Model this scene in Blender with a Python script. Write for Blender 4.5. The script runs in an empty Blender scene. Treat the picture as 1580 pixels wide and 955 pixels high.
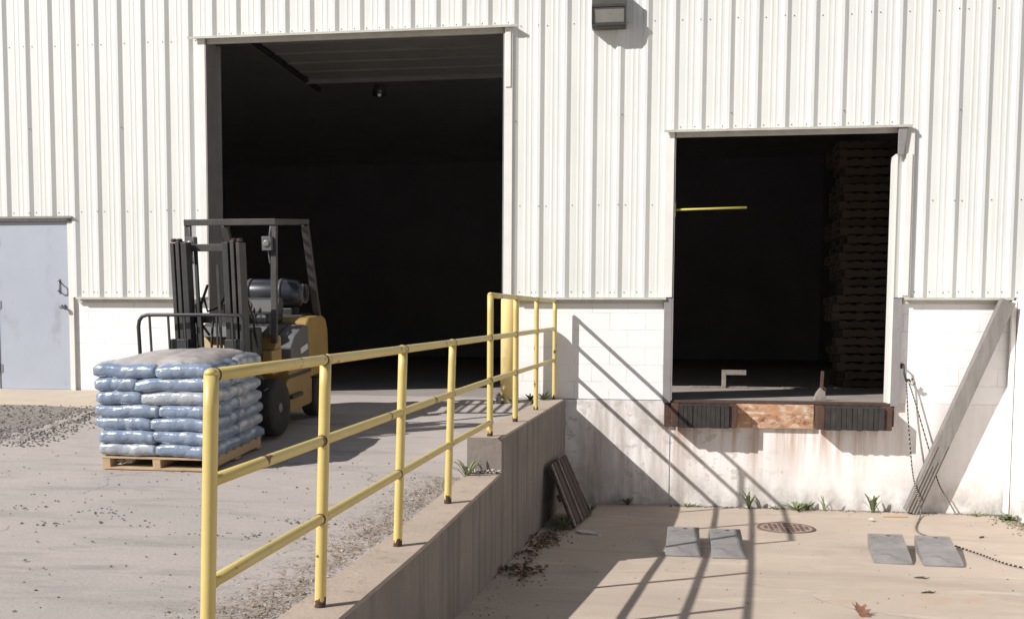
import bpy, bmesh, math, random
from mathutils import Vector, Matrix, noise
R = random.Random(7)
C = bpy.context.scene.collection
SC = bpy.context.scene
PI = math.pi

# ------------------------------------------------------------------ camera
def unit(v): return Vector(v).normalized()
YAW, PIT, ROL = 0.1438, 0.0690, 0.0062
r0 = Vector((math.cos(YAW), math.sin(YAW), 0)); f0 = Vector((-math.sin(YAW), math.cos(YAW), 0)); u0 = Vector((0, 0, 1))
f2 = math.cos(PIT)*f0 - math.sin(PIT)*u0
u2 = math.cos(PIT)*u0 + math.sin(PIT)*f0
r3 = math.cos(ROL)*r0 + math.sin(ROL)*u2
u3 = math.cos(ROL)*u2 - math.sin(ROL)*r0
cd = bpy.data.cameras.new('camera'); cam = bpy.data.objects.new('camera', cd); C.objects.link(cam)
cd.sensor_width = 36; cd.lens = 36*1550.3/1580; cd.shift_y = (625.24-477.5)/1580
cd.clip_start = .05; cd.clip_end = 2000
m = Matrix.Identity(4)
for i in range(3): m[i][0] = r3[i]; m[i][1] = u3[i]; m[i][2] = -f2[i]
m[0][3], m[1][3], m[2][3] = 8.039, -11.699, .728
cam.matrix_world = m
SC.camera = cam

# ------------------------------------------------------------------ light
SUN = Vector((1.38, 1.0, -1.19))            # direction the light travels
EL = math.asin(-SUN.z/SUN.length); ROT = math.atan2(-SUN.x, -SUN.y)
w = bpy.data.worlds.new('World'); SC.world = w; w.use_nodes = True
nt = w.node_tree; sky = nt.nodes.new('ShaderNodeTexSky'); sky.sky_type = 'NISHITA'; sky.sun_disc = False
sky.sun_elevation = EL; sky.sun_rotation = ROT; sky.air_density = 1.0; sky.dust_density = 1.0; sky.ozone_density = .7
bg = nt.nodes['Background']; bg.inputs['Strength'].default_value = 0.05
nt.links.new(sky.outputs[0], bg.inputs[0])
ld = bpy.data.lights.new('sun', 'SUN'); ld.energy = 5.0; ld.angle = math.radians(.53); ld.color = (1, .965, .925)
lo = bpy.data.objects.new('sun', ld); C.objects.link(lo); lo.rotation_euler = SUN.to_track_quat('-Z', 'Y').to_euler(); lo.location = (-20, -20, 20)
SC.view_settings.view_transform = 'Standard'; SC.view_settings.look = 'None'
SC.view_settings.exposure = 0.28; SC.view_settings.gamma = 1

# ------------------------------------------------------------------ materials
O = (1, 1, 1)
def nodes(name):
    m = bpy.data.materials.new(name); m.use_nodes = True
    n = m.node_tree.nodes; l = m.node_tree.links
    return m, n, l, n['Principled BSDF']
def mk(name, a, b=None, scale=6, rough=.7, metal=0, bump=0, bscale=None, spots=None, stretch=(1, 1, 1), spec=.5, coat=0, ridge=None, crack=None):
    """two colours mixed by noise; spots = list of (colour, noise scale, low, high, stretch)"""
    m, n, l, p = nodes(name)
    geo = n.new('ShaderNodeTexCoord')
    def nz(sc, st, det=6, off=0):
        mp = n.new('ShaderNodeMapping'); mp.inputs['Scale'].default_value = st; mp.inputs['Location'].default_value = (off, off*.7, off*.3)
        l.new(geo.outputs['Object'], mp.inputs[0])
        t = n.new('ShaderNodeTexNoise'); t.inputs['Scale'].default_value = sc; t.inputs['Detail'].default_value = det; t.inputs['Roughness'].default_value = .62
        l.new(mp.outputs[0], t.inputs['Vector']); return t.outputs['Fac']
    def rng(s, lo, hi):
        r = n.new('ShaderNodeMapRange'); r.inputs[1].default_value = lo; r.inputs[2].default_value = hi; r.clamp = True
        l.new(s, r.inputs[0]); return r.outputs[0]
    def mix(f, c1, c2):
        x = n.new('ShaderNodeMix'); x.data_type = 'RGBA'
        l.new(f, x.inputs[0])
        for c, i in ((c1, 6), (c2, 7)):
            if isinstance(c, tuple): x.inputs[i].default_value = (*c, 1)
            else: l.new(c, x.inputs[i])
        return x.outputs[2]
    b = b or a
    col = mix(rng(nz(scale, stretch), .32, .68), a, b)
    for k, (sc_c, sc_s, lo_, hi_, st_) in enumerate(spots or []):
        col = mix(rng(nz(sc_s, st_, 8, 3.1+k*5), lo_, hi_), col, sc_c)
    if crack:
        wv = n.new('ShaderNodeTexNoise'); wv.inputs['Scale'].default_value = 1.3; wv.inputs['Detail'].default_value = 7; l.new(geo.outputs['Object'], wv.inputs['Vector'])
        sc_ = n.new('ShaderNodeVectorMath'); sc_.operation = 'MULTIPLY_ADD'; l.new(wv.outputs['Color'], sc_.inputs[0]); sc_.inputs[1].default_value = (.9, .9, .0); l.new(geo.outputs['Object'], sc_.inputs[2])
        fl = n.new('ShaderNodeVectorMath'); fl.operation = 'MULTIPLY'; l.new(sc_.outputs[0], fl.inputs[0]); fl.inputs[1].default_value = (1, 1, 0)
        vo = n.new('ShaderNodeTexVoronoi'); vo.feature = 'DISTANCE_TO_EDGE'; vo.inputs['Scale'].default_value = crack[0]; l.new(fl.outputs[0], vo.inputs['Vector'])
        thin = rng(vo.outputs['Distance'], crack[1], crack[1]*.35)
        gate = n.new('ShaderNodeMath'); gate.operation = 'MULTIPLY'; l.new(thin, gate.inputs[0]); l.new(rng(nz(.9, O, 5, 23), .50, .58), gate.inputs[1])
        g2 = n.new('ShaderNodeMath'); g2.operation = 'MULTIPLY'; l.new(gate.outputs[0], g2.inputs[0]); g2.inputs[1].default_value = .7
        col = mix(g2.outputs[0], col, crack[2])
    l.new(col, p.inputs['Base Color'])
    p.inputs['Roughness'].default_value = rough; p.inputs['Metallic'].default_value = metal
    p.inputs['Specular IOR Level'].default_value = spec
    if coat: p.inputs['Coat Weight'].default_value = coat; p.inputs['Coat Roughness'].default_value = .15
    if bump:
        bn = n.new('ShaderNodeBump'); bn.inputs['Strength'].default_value = bump; bn.inputs['Distance'].default_value = .02
        hgt = nz(bscale or scale*5, (1, 1, 1), 8, 9)
        if ridge:                                   # sharp film creases
            a1 = n.new('ShaderNodeMath'); a1.operation = 'SUBTRACT'; l.new(nz(ridge[0], ridge[1], 2, 17), a1.inputs[0]); a1.inputs[1].default_value = .5
            a2 = n.new('ShaderNodeMath'); a2.operation = 'ABSOLUTE'; l.new(a1.outputs[0], a2.inputs[0])
            a3 = n.new('ShaderNodeMath'); a3.operation = 'POWER'; l.new(a2.outputs[0], a3.inputs[0]); a3.inputs[1].default_value = .55
            a4 = n.new('ShaderNodeMath'); a4.operation = 'MULTIPLY_ADD'; l.new(a3.outputs[0], a4.inputs[0]); a4.inputs[1].default_value = 1.6
            l.new(hgt, a4.inputs[2]); hgt = a4.outputs[0]
        l.new(hgt, bn.inputs['Height']); l.new(bn.outputs[0], p.inputs['Normal'])
    return m
M = {}
M['siding'] = mk('siding_paint', (.725, .725, .69), (.67, .68, .65), 1.2, .42, 0, 0, spots=[((.60, .61, .56), 2.2, .56, .80, (3, 1, .12)), ((.80, .80, .76), 5, .55, .75, (2, 1, .05))])
M['screw'] = mk('screw', (.10, .095, .09), rough=.5, metal=.4)
M['trim'] = mk('trim_paint', (.76, .75, .71), (.68, .67, .63), 3, .5, spots=[((.35, .30, .24), 9, .68, .8, (2, 1, .6))])
M['greytrim'] = mk('grey_trim', (.27, .255, .25), (.225, .21, .21), 5, .55, bump=.1, spots=[((.16, .10, .07), 8, .66, .78, (2, 1, .6))])
M['flash'] = mk('flashing', (.56, .55, .50), (.44, .43, .38), 6, .45)
M['door'] = mk('door_paint', (.40, .43, .50), (.37, .40, .465), 2.5, .45, spots=[((.30, .31, .35), 3, .60, .8, (1, 1, .6)), ((.22, .22, .24), 40, .70, .76, O), ((.25, .25, .28), 1.6, .60, .74, (1, 1, .5)), ((.30, .28, .27), 22, .66, .72, (1, 1, .25))])
M['steel'] = mk('steel', (.32, .32, .33), (.22, .22, .23), 12, .38, .8)
M['dark'] = mk('black_metal', (.035, .035, .038), (.055, .053, .052), 9, .5, .2, bump=.08)
M['mast'] = mk('mast_steel', (.048, .046, .046), (.075, .07, .068), 7, .55, .2, bump=.1, spots=[((.20, .10, .05), 10, .66, .76, (1, 1, .5))])
M['rubber'] = mk('rubber', (.020, .018, .018), (.040, .036, .033), 12, .85, bump=.5, spots=[((.085, .06, .045), 7, .58, .76, (1, 1, .2))])
M['fyellow'] = mk('forklift_yellow', (.335, .21, .06), (.285, .18, .058), 4, .5, bump=.04, spots=[((.16, .11, .06), 6, .62, .78, O)])
M['fgrey'] = mk('forklift_grey', (.13, .13, .135), (.10, .10, .105), 6, .5)
M['white'] = mk('white_label', (.7, .69, .67), (.6, .6, .58), 30, .5)
M['vinyl'] = mk('seat_vinyl', (.014, .015, .018), (.022, .022, .025), 9, .5)
M['tank'] = mk('gas_bottle', (.022, .024, .032), (.03, .033, .042), 6, .3, .1, spots=[((.1, .09, .08), 8, .62, .75, O)])
M['sillplate'] = mk('worn_sill_paint', (.40, .215, .115), (.48, .29, .175), 5, .85, bump=.3, stretch=(1, 1, 2), spots=[((.62, .52, .43), 8, .50, .66, (1, 1, 2.5)), ((.20, .085, .045), 8, .55, .66, (1, 1, 1.5)), ((.08, .04, .025), 26, .62, .67, (1, 1, 1.6)), ((.18, .08, .045), 5, .60, .72, O)])
M['orange'] = mk('rust_orange', (.38, .16, .07), (.22, .09, .045), 14, .8, bump=.3)
M['rust'] = mk('rust', (.10, .05, .036), (.05, .03, .025), 9, .85, bump=.4)
M['wood'] = mk('pallet_wood', (.52, .38, .23), (.40, .28, .17), 6, .8, bump=.2, stretch=(1, .3, 3), spots=[((.22, .15, .1), 12, .66, .8, O)])
M['oldwood'] = mk('weathered_wood', (.085, .062, .05), (.05, .037, .032), 9, .9, bump=.5, stretch=(1, 3, .3))
M['oldedge'] = mk('weathered_edge', (.30, .26, .225), (.17, .14, .12), 14, .9, bump=.4)
M['greywood'] = mk('grey_plank', (.225, .21, .197), (.16, .148, .138), 5, .85, bump=.35, stretch=(4, 4, .5), spots=[((.17, .13, .12), 14, .66, .74, (4, 4, .6))])
M['brownwood'] = mk('stack_wood', (.11, .08, .058), (.06, .044, .033), 1.2, .85, bump=.2)
M['ryellow'] = mk('rail_yellow', (.60, .475, .17), (.55, .43, .15), 5, .45, bump=.05,
                  spots=[((.47, .36, .12), 9, .60, .80, O), ((.13, .06, .035), 7, .648, .66, (1, 1, .8))])
M['byellow'] = mk('bollard_yellow', (.80, .63, .28), (.75, .58, .25), 2.5, .5, spots=[((.42, .30, .14), 5, .62, .82, (1, 1, .5)), ((.14, .07, .04), 16, .72, .74, O)])
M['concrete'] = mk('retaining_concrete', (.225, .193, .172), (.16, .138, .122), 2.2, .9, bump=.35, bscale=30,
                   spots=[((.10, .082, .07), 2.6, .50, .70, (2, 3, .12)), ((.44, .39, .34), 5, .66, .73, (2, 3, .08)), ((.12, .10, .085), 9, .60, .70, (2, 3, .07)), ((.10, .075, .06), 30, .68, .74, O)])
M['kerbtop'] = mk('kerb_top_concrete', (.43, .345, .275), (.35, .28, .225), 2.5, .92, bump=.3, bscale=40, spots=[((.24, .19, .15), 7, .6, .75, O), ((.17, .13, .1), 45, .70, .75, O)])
M['drive'] = mk('driveway_concrete', (.42, .37, .34), (.355, .318, .297), .9, .93, bump=.25, bscale=40,
                spots=[((.24, .215, .20), 1.5, .52, .76, (.6, 2.6, 1)), ((.45, .395, .355), 2.3, .55, .74, (.7, 1.3, 1)), ((.19, .17, .16), 16, .66, .74, O), ((.12, .11, .10), 34, .69, .73, O)], crack=(.33, .004, (.13, .115, .105)))
M['pit'] = mk('pit_concrete', (.475, .39, .315), (.405, .335, .275), 1.1, .9, bump=.2, bscale=45,
              spots=[((.33, .275, .235), 1.5, .58, .80, (1, .6, 1)), ((.55, .46, .375), 2.4, .57, .75, (.5, 1.6, 1)), ((.42, .25, .15), 1.2, .62, .82, O), ((.17, .14, .12), 40, .70, .745, O), ((.2, .165, .135), 6, .69, .76, O), ((.36, .29, .235), 1.0, .56, .72, (.35, 2.2, 1))], crack=(.30, .0035, (.16, .125, .10)))
M['walk'] = mk('sidewalk_concrete', (.50, .42, .33), (.43, .365, .29), 3, .9, bump=.2, bscale=40)
M['gravelbed'] = mk('gravel_bed', (.30, .265, .235), (.19, .17, .155), 14, .95, bump=.8, bscale=60, spots=[((.36, .34, .31), 26, .6, .7, O)])
M['floor'] = mk('warehouse_floor', (.34, .305, .28), (.26, .235, .215), 1.2, .8, spots=[((.13, .12, .11), 2.0, .55, .75, O)])
M['inner'] = mk('interior_lining', (.42, .41, .43), (.34, .33, .35), .7, .9)
M['ceil'] = mk('interior_ceiling', (.80, .79, .79), (.70, .69, .69), .8, .9)
M['ohdoor'] = mk('overhead_door_panel', (.24, .235, .225), (.20, .195, .185), 1.5, .7)
M['stone'] = mk('grey_stone', (.38, .345, .315), (.25, .23, .215), 9, .95, bump=.4)
M['darkstone'] = mk('dark_stone', (.13, .115, .105), (.20, .18, .165), 9, .95)
M['whitestone'] = mk('white_scrap', (.62, .59, .55), (.45, .43, .40), 14, .9, bump=.5)
M['leafdead'] = mk('dead_leaf', (.14, .08, .045), (.21, .13, .08), 30, .8)
M['leafpink'] = mk('oak_leaf', (.26, .125, .075), (.18, .08, .05), 40, .75)
M['straw'] = mk('dry_straw', (.30, .225, .14), (.21, .15, .09), 20, .9)
M['leaf'] = mk('weed_green', (.12, .165, .06), (.075, .115, .04), 25, .6)
M['leafpale'] = mk('weed_pale_green', (.21, .25, .115), (.14, .18, .075), 25, .6)
M['ropeA'] = mk('rope_black', (.022, .02, .02), rough=.9)
M['ropeB'] = mk('rope_pale', (.42, .39, .34), rough=.9)
M['chock'] = mk('ramp_grey', (.29, .275, .27), (.20, .19, .187), 5, .6, .1, bump=.25, bscale=60, spots=[((.13, .12, .12), 5, .56, .74, O), ((.45, .43, .42), 9, .60, .76, (1, 3, 1)), ((.09, .08, .075), 24, .66, .71, O)])
M['iron'] = mk('cast_iron', (.20, .125, .10), (.13, .085, .07), 20, .8, .3, bump=.3)
M['ironpale'] = mk('worn_iron', (.36, .28, .24), (.27, .20, .17), 20, .85, bump=.2)
M['bronze'] = mk('lamp_housing', (.10, .095, .085), (.075, .07, .065), 8, .5, .2)
M['lens'] = mk('lamp_lens', (.24, .235, .21), (.19, .185, .165), 6, .3)
M['bag'] = mk('bag_film', (.17, .23, .335), (.235, .285, .37), 3.5, .24, 0, bump=.32, bscale=10, coat=.7, ridge=(5, (1, 1, 1.4)),
              spots=[((.36, .39, .43), 5.5, .64, .78, (1, 1, 2.2)), ((.40, .28, .30), 9, .70, .78, (.6, 1, 2)), ((.50, .52, .56), 20, .69, .76, (1, 1, .35))])
M['baggrey'] = mk('bag_film_faded', (.31, .35, .41), (.37, .385, .405), 4, .22, 0, bump=.32, bscale=10, coat=.7, ridge=(5, (1, 1, 1.4)),
              spots=[((.22, .33, .55), 6, .56, .70, (1, 1, 2)), ((.45, .36, .36), 9, .68, .78, O)])
M['sheet'] = mk('dusty_plastic_sheet', (.40, .36, .34), (.34, .31, .30), 3, .4, 0, bump=.35, bscale=14, spots=[((.48, .47, .48), 8, .60, .74, (1, 2, 1)), ((.24, .32, .48), 5, .66, .80, O)])
M['barrier'] = mk('barrier_yellow', (.52, .47, .08), (.46, .41, .07), 8, .5)
def emis(name, col, s):
    m, n, l, p = nodes(name); p.inputs['Base Color'].default_value = (.6, .6, .6, 1)
    p.inputs['Emission Color'].default_value = (*col, 1); p.inputs['Emission Strength'].default_value = s; return m
M['bulb'] = emis('bulb_glow', (1, .93, .8), .10)

def wall_material(name, base, mortar, stain_amt, blocks=True):
    """painted masonry: block joints, grime streaks, rust runs and dark splash at the bottom"""
    m, n, l, p = nodes(name)
    geo = n.new('ShaderNodeNewGeometry'); sp = n.new('ShaderNodeSeparateXYZ'); l.new(geo.outputs['Position'], sp.inputs[0])
    def math_(op, a, b=None):
        x = n.new('ShaderNodeMath'); x.operation = op
        for i, v in enumerate((a, b)):
            if v is None: continue
            if isinstance(v, (int, float)): x.inputs[i].default_value = v
            else: l.new(v, x.inputs[i])
        x.use_clamp = False; return x.outputs[0]
    def noise_(sx, sz, sc, det=7, off=0):
        cb = n.new('ShaderNodeCombineXYZ'); l.new(math_('ADD', math_('MULTIPLY', math_('ADD', sp.outputs[0], sp.outputs[1]), sx), off), cb.inputs[0]); l.new(math_('MULTIPLY', sp.outputs[2], sz), cb.inputs[2])
        t = n.new('ShaderNodeTexNoise'); t.inputs['Scale'].default_value = sc; t.inputs['Detail'].default_value = det; t.inputs['Roughness'].default_value = .65
        l.new(cb.outputs[0], t.inputs['Vector']); return t.outputs['Fac']
    def rng(s, lo, hi):
        r = n.new('ShaderNodeMapRange'); r.inputs[1].default_value = lo; r.inputs[2].default_value = hi; r.clamp = True; l.new(s, r.inputs[0]); return r.outputs[0]
    def mix(f, c1, c2):
        x = n.new('ShaderNodeMix'); x.data_type = 'RGBA'; l.new(f, x.inputs[0])
        for c, i in ((c1, 6), (c2, 7)):
            if isinstance(c, tuple): x.inputs[i].default_value = (*c, 1)
            else: l.new(c, x.inputs[i])
        return x.outputs[2]
    col = mix(rng(noise_(1, 1, 2.0), .35, .7), base, tuple(c*.93 for c in base))
    height = None
    if blocks:
        cb = n.new('ShaderNodeCombineXYZ'); l.new(math_('ADD', sp.outputs[0], sp.outputs[1]), cb.inputs[0]); l.new(sp.outputs[2], cb.inputs[1])
        br = n.new('ShaderNodeTexBrick'); br.inputs['Scale'].default_value = 1; br.inputs['Brick Width'].default_value = .4064; br.inputs['Row Height'].default_value = .2
        br.inputs['Mortar Size'].default_value = .0045; br.inputs['Mortar Smooth'].default_value = .4
        l.new(cb.outputs[0], br.inputs['Vector'])
        f = math_('MULTIPLY', br.outputs['Fac'], rng(noise_(1, 1, 3.5, 5, 4), .42, .62))
        col = mix(f, col, mortar); height = math_('MULTIPLY', br.outputs['Fac'], -1)
    if stain_amt:
        where = math_('ADD', math_('MULTIPLY', rng(sp.outputs[0], 9.0, 7.9), .75), .25)
        st = rng(noise_(2.6, .28, 1.0, 8, 11), .46, .66)
        col = mix(math_('MULTIPLY', math_('MULTIPLY', st, where), stain_amt), col, (.34, .28, .235))
        st2 = rng(noise_(4.2, .22, 1.0, 8, 31), .57, .70)
        col = mix(math_('MULTIPLY', st2, stain_amt*.55), col, (.33, .22, .15))
        patch = rng(noise_(1, 1, 1.6, 9, 7), .52, .68)
        col = mix(math_('MULTIPLY', math_('MULTIPLY', patch, where), stain_amt*.8), col, (.46, .42, .38))
        low = math_('MULTIPLY', rng(sp.outputs[2], -.75, -1.22), rng(noise_(1.2, .8, 3.0, 8, 15), .40, .66))
        col = mix(math_('MULTIPLY', low, .9), col, (.235, .215, .19))
        zone = math_('MULTIPLY', rng(sp.outputs[2], -.95, -.32), math_('MULTIPLY', rng(sp.outputs[0], 7.95, 8.25), rng(sp.outputs[0], 10.85, 10.6)))
        run = math_('MULTIPLY', rng(noise_(7, .35, 1.0, 8, 51), .46, .62), zone)
        col = mix(math_('MULTIPLY', run, .8), col, (.36, .19, .10))
        peel = math_('MULTIPLY', rng(noise_(1.4, 2.2, 3.0, 9, 61), .56, .585), rng(sp.outputs[0], 9.6, 9.0))
        col = mix(math_('MULTIPLY', peel, .55), col, (.46, .41, .36))
        chip = rng(noise_(1, 1, 7, 9, 3), .66, .69)
        col = mix(math_('MULTIPLY', chip, .7), col, (.25, .21, .17))
    l.new(col, p.inputs['Base Color']); p.inputs['Roughness'].default_value = .75
    bn = n.new('ShaderNodeBump'); bn.inputs['Strength'].default_value = .35; bn.inputs['Distance'].default_value = .01
    h = noise_(1, 1, 30, 8, 2)
    if height is not None: h = math_('ADD', math_('MULTIPLY', h, .4), height)
    l.new(h, bn.inputs['Height']); l.new(bn.outputs[0], p.inputs['Normal'])
    return m
M['block'] = wall_material('painted_block', (.84, .82, .815), (.58, .555, .54), .0)
M['found'] = wall_material('painted_foundation', (.82, .785, .765), (.4, .36, .33), .95, False)
M['sidewall'] = wall_material('painted_side_wall', (.80, .78, .765), (.52, .49, .47), .12)

# ------------------------------------------------------------------ mesh helpers
class B:
    def __init__(s): s.bm = bmesh.new(); s.mi = 0
    def face(s, vs, smooth=False):
        try: f = s.bm.faces.new(vs)
        except ValueError: return None
        f.material_index = s.mi; f.smooth = smooth; return f
    def box(s, c, d, rot=None, taper=1):
        c = Vector(c); V = []
        for z in (-1, 1):
            k = taper if z > 0 else 1
            for x, y in ((-1, -1), (1, -1), (1, 1), (-1, 1)):
                p = Vector((x*d[0]/2*k, y*d[1]/2*k, z*d[2]/2))
                if rot: p = rot @ p
                V.append(s.bm.verts.new(c+p))
        for q in ((3, 2, 1, 0), (4, 5, 6, 7), (0, 1, 5, 4), (1, 2, 6, 5), (2, 3, 7, 6), (3, 0, 4, 7)): s.face([V[i] for i in q])
        return s
    def bx(s, x0, x1, y0, y1, z0, z1): return s.box(((x0+x1)/2, (y0+y1)/2, (z0+z1)/2), (x1-x0, y1-y0, z1-z0))
    def bar(s, a, b, wx, wy, up=(0, 0, 1)):
        a = Vector(a); b = Vector(b); d = (b-a); L = d.length; z = d.normalized()
        x = z.cross(Vector(up)); x = x.normalized() if x.length > 1e-4 else Vector((1, 0, 0)); y = z.cross(x)
        rot = Matrix((x, y, z)).transposed(); return s.box((a+b)/2, (wx, wy, L), rot)
    def tube(s, pts, r, seg=12, caps=True, alt=None, mats=None):
        pts = [Vector(p) for p in pts]; rings = []; prev = None
        for i, p in enumerate(pts):
            d = (pts[min(i+1, len(pts)-1)]-pts[max(i-1, 0)]).normalized()
            if prev is None:
                a = Vector((0, 0, 1)) if abs(d.z) < .9 else Vector((1, 0, 0)); x = d.cross(a).normalized()
            else: x = (prev - d*prev.dot(d)).normalized()
            prev = x; y = d.cross(x); rr = r[i] if isinstance(r, (list, tuple)) else r
            rings.append([s.bm.verts.new(p + rr*(math.cos(2*PI*k/seg)*x + math.sin(2*PI*k/seg)*y)) for k in range(seg)])
        for i in range(len(rings)-1):
            if alt: s.mi = alt[i % len(alt)]
            if mats: s.mi = mats[i]
            for k in range(seg):
                s.face([rings[i][k], rings[i][(k+1) % seg], rings[i+1][(k+1) % seg], rings[i+1][k]], True)
        if caps:
            s.face(list(reversed(rings[0]))); s.face(rings[-1])
        return s
    def lathe(s, prof, c=(0, 0, 0), axis='Z', seg=24):
        """prof: list of (radius, height)"""
        c = Vector(c); rings = []
        for r, h in prof:
            ring = []
            for k in range(seg):
                a = 2*PI*k/seg; x, y = r*math.cos(a), r*math.sin(a)
                p = {'Z': (x, y, h), 'X': (h, x, y), 'Y': (y, h, x)}[axis]; ring.append(s.bm.verts.new(c+Vector(p)))
            rings.append(ring)
        for i in range(len(rings)-1):
            for k in range(seg): s.face([rings[i][k], rings[i][(k+1) % seg], rings[i+1][(k+1) % seg], rings[i+1][k]], True)
        s.face(list(reversed(rings[0]))); s.face(rings[-1]); return s
    def prism(s, poly, axis, a, b):
        """extrude a 2-D polygon along axis from a to b"""
        def P(u, v, t): return {'X': (t, u, v), 'Y': (u, t, v), 'Z': (u, v, t)}[axis]
        A = [s.bm.verts.new(P(u, v, a)) for u, v in poly]; Bv = [s.bm.verts.new(P(u, v, b)) for u, v in poly]
        n = len(poly); s.face(list(reversed(A))); s.face(Bv)
        for i in range(n): s.face([A[i], A[(i+1) % n], Bv[(i+1) % n], Bv[i]])
        return s
    def sheet(s, xs, ys, fz, smooth=True):
        G = [[s.bm.verts.new((x, y, fz(x, y))) for x in xs] for y in ys]
        for j in range(len(ys)-1):
            for i in range(len(xs)-1): s.face([G[j][i], G[j][i+1], G[j+1][i+1], G[j+1][i]], smooth)
        return s
    def rock(s, c, r, squash=.6):
        c = Vector(c); vs = []
        for d in ((1, 0, 0), (-1, 0, 0), (0, 1, 0), (0, -1, 0), (0, 0, 1), (0, 0, -1)):
            k = r*R.uniform(.6, 1.25); vs.append(Vector((d[0]*k, d[1]*k, d[2]*k*squash)))
        a = R.uniform(0, 6.3); rot = Matrix.Rotation(a, 3, 'Z') @ Matrix.Rotation(R.uniform(-.4, .4), 3, 'X')
        V = [s.bm.verts.new(c + rot @ v) for v in vs]
        for q in ((0, 2, 4), (2, 1, 4), (1, 3, 4), (3, 0, 4), (2, 0, 5), (1, 2, 5), (3, 1, 5), (0, 3, 5)): s.face([V[i] for i in q])
        return s

def islands(bm):
    seen = set(); out = []
    for v in bm.verts:
        if v in seen: continue
        st = [v]; seen.add(v); isl = []
        while st:
            x = st.pop(); isl.append(x)
            for e in x.link_edges:
                o_ = e.other_vert(x)
                if o_ not in seen: seen.add(o_); st.append(o_)
        out.append(isl)
    return out
def pieces(name, b, mats, parent=None, bevel=0):
    """every separate piece of the mesh becomes a part of its own"""
    b.bm.verts.index_update(); objs = []
    for isl in islands(b.bm):
        n = B(); mp = {v: n.bm.verts.new(v.co) for v in isl}
        for f in {f for v in isl for f in v.link_faces}:
            nf = n.bm.faces.new([mp[v] for v in f.verts]); nf.material_index = f.material_index; nf.smooth = f.smooth
        objs.append(obj(name, n, mats, parent, bevel))
    b.bm.free(); return objs
def obj(name, b, mats, parent=None, bevel=0, seg=2, recalc=True, subsurf=0):
    me = bpy.data.meshes.new(name)
    if recalc: bmesh.ops.recalc_face_normals(b.bm, faces=b.bm.faces)
    b.bm.to_mesh(me); b.bm.free()
    for m_ in (mats if isinstance(mats, (list, tuple)) else [mats]): me.materials.append(M[m_])
    o = bpy.data.objects.new(name, me); C.objects.link(o)
    if parent: o.parent = parent
    if bevel:
        md = o.modifiers.new('bevel', 'BEVEL'); md.width = bevel; md.segments = seg; md.limit_method = 'ANGLE'; md.angle_limit = .6
    if subsurf:
        md = o.modifiers.new('sub', 'SUBSURF'); md.levels = subsurf; md.render_levels = subsurf
    return o
def tag(o, label=None, cat=None, group=None, kind=None):
    if label: o['label'] = label
    if cat: o['category'] = cat
    if group: o['group'] = group
    if kind: o['kind'] = kind
    return o
def thing(name, label, cat, loc=(0, 0, 0), rot=(0, 0, 0), group=None):
    o = bpy.data.objects.new(name, None); C.objects.link(o); o.location = loc; o.rotation_euler = rot; o.empty_display_size = .2
    return tag(o, label, cat, group)
def struct(name, b, mats, label=None, **k):
    o = obj(name, b, mats, **k); o['kind'] = 'structure'
    if label: o['label'] = label
    return o
def rnd(a, b): return R.uniform(a, b)
def nz(x, y, z=0, s=1): return noise.noise(Vector((x*s, y*s, z*s)))

# ------------------------------------------------------------------ levels
def lerp_tab(y, tab):
    for (y0, z0), (y1, z1) in zip(tab, tab[1:]):
        if y >= y1: return z0 + (z1-z0)*(y-y0)/(y1-y0)
    return tab[-1][1]
GT = [(0, 0), (-4.1, -.355), (-5.25, -.405), (-6.4, -.438), (-7.66, -.458), (-9, -.475), (-16, -.50), (-300, -.50)]
def gr(y): return 0 if y > 0 else lerp_tab(y, GT)
def pit(y): return -1.22 if y >= 0 else min(-.50, -1.22 + .2*(-y/5.7)**1.3)
KT = [(0, -.002), (-4.1, -.055)]
KL = [(-4.1, -.33), (-5.25, -.375), (-6.4, -.422), (-7.66, -.442), (-9, -.458), (-16, -.48)]
XO = lambda y: 6.975 + .028*y           # outer face of the retaining wall

# ------------------------------------------------------------------ ground
def steps(tab):
    out = []
    for a, b, n in tab: out += [a + (b-a)*i/n for i in range(n)]
    return out + [tab[-1][1]]
b = B()
xs = steps([(-220, -20, 6), (-20, -2, 9), (-2, 6.62, 44)])
ys = steps([(-260, -30, 6), (-30, -12, 9), (-12, 0, 60)])
b.sheet(xs, ys, lambda x, y: gr(y) + (.010*nz(x, y, 0, .8) + .004*nz(x, y, 5, 3) if -12 < y < -.3 else 0))
struct('driveway', b, 'drive', 'dusty pale concrete driveway in front of the tall doorway')
b = B()
xs = steps([(6.62, 12.05, 28)]); ys = steps([(-260, -30, 6), (-30, -12, 9), (-12, .02, 60)])
b.sheet(xs, ys, lambda x, y: pit(y) + (.006*nz(x, y, 1, .9) if y > -12 else 0))
pb = b
b = B(); b.sheet(steps([(12.05, 30, 4), (30, 220, 5)]), steps([(-260, -30, 6), (-30, -12, 9), (-12, .02, 8)]), lambda x, y: gr(y)-.01)
struct('side_yard', b, 'drive'); b = pb
struct('loading_dock_pavement', b, 'pit', 'tan concrete floor of the sunken loading dock')
b = B()
b.sheet(steps([(-8, 1.86, 20)]), steps([(-1.3, -.002, 8)]), lambda x, y: gr(y)+.014+.004*nz(x, y, 3, 2)+(0 if y > -1.25 else -.03))
struct('sidewalk', b, 'walk', 'tan concrete walk below the grey steel door')
b = B()
def gx(y): return 1.97 + .12*(-1.3-y) + .10*nz(0, y, 2, 2.2) + .05*nz(5, y, 1, 9)
for_y = steps([(-3.62, -1.302, 26)])
rows = []
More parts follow.
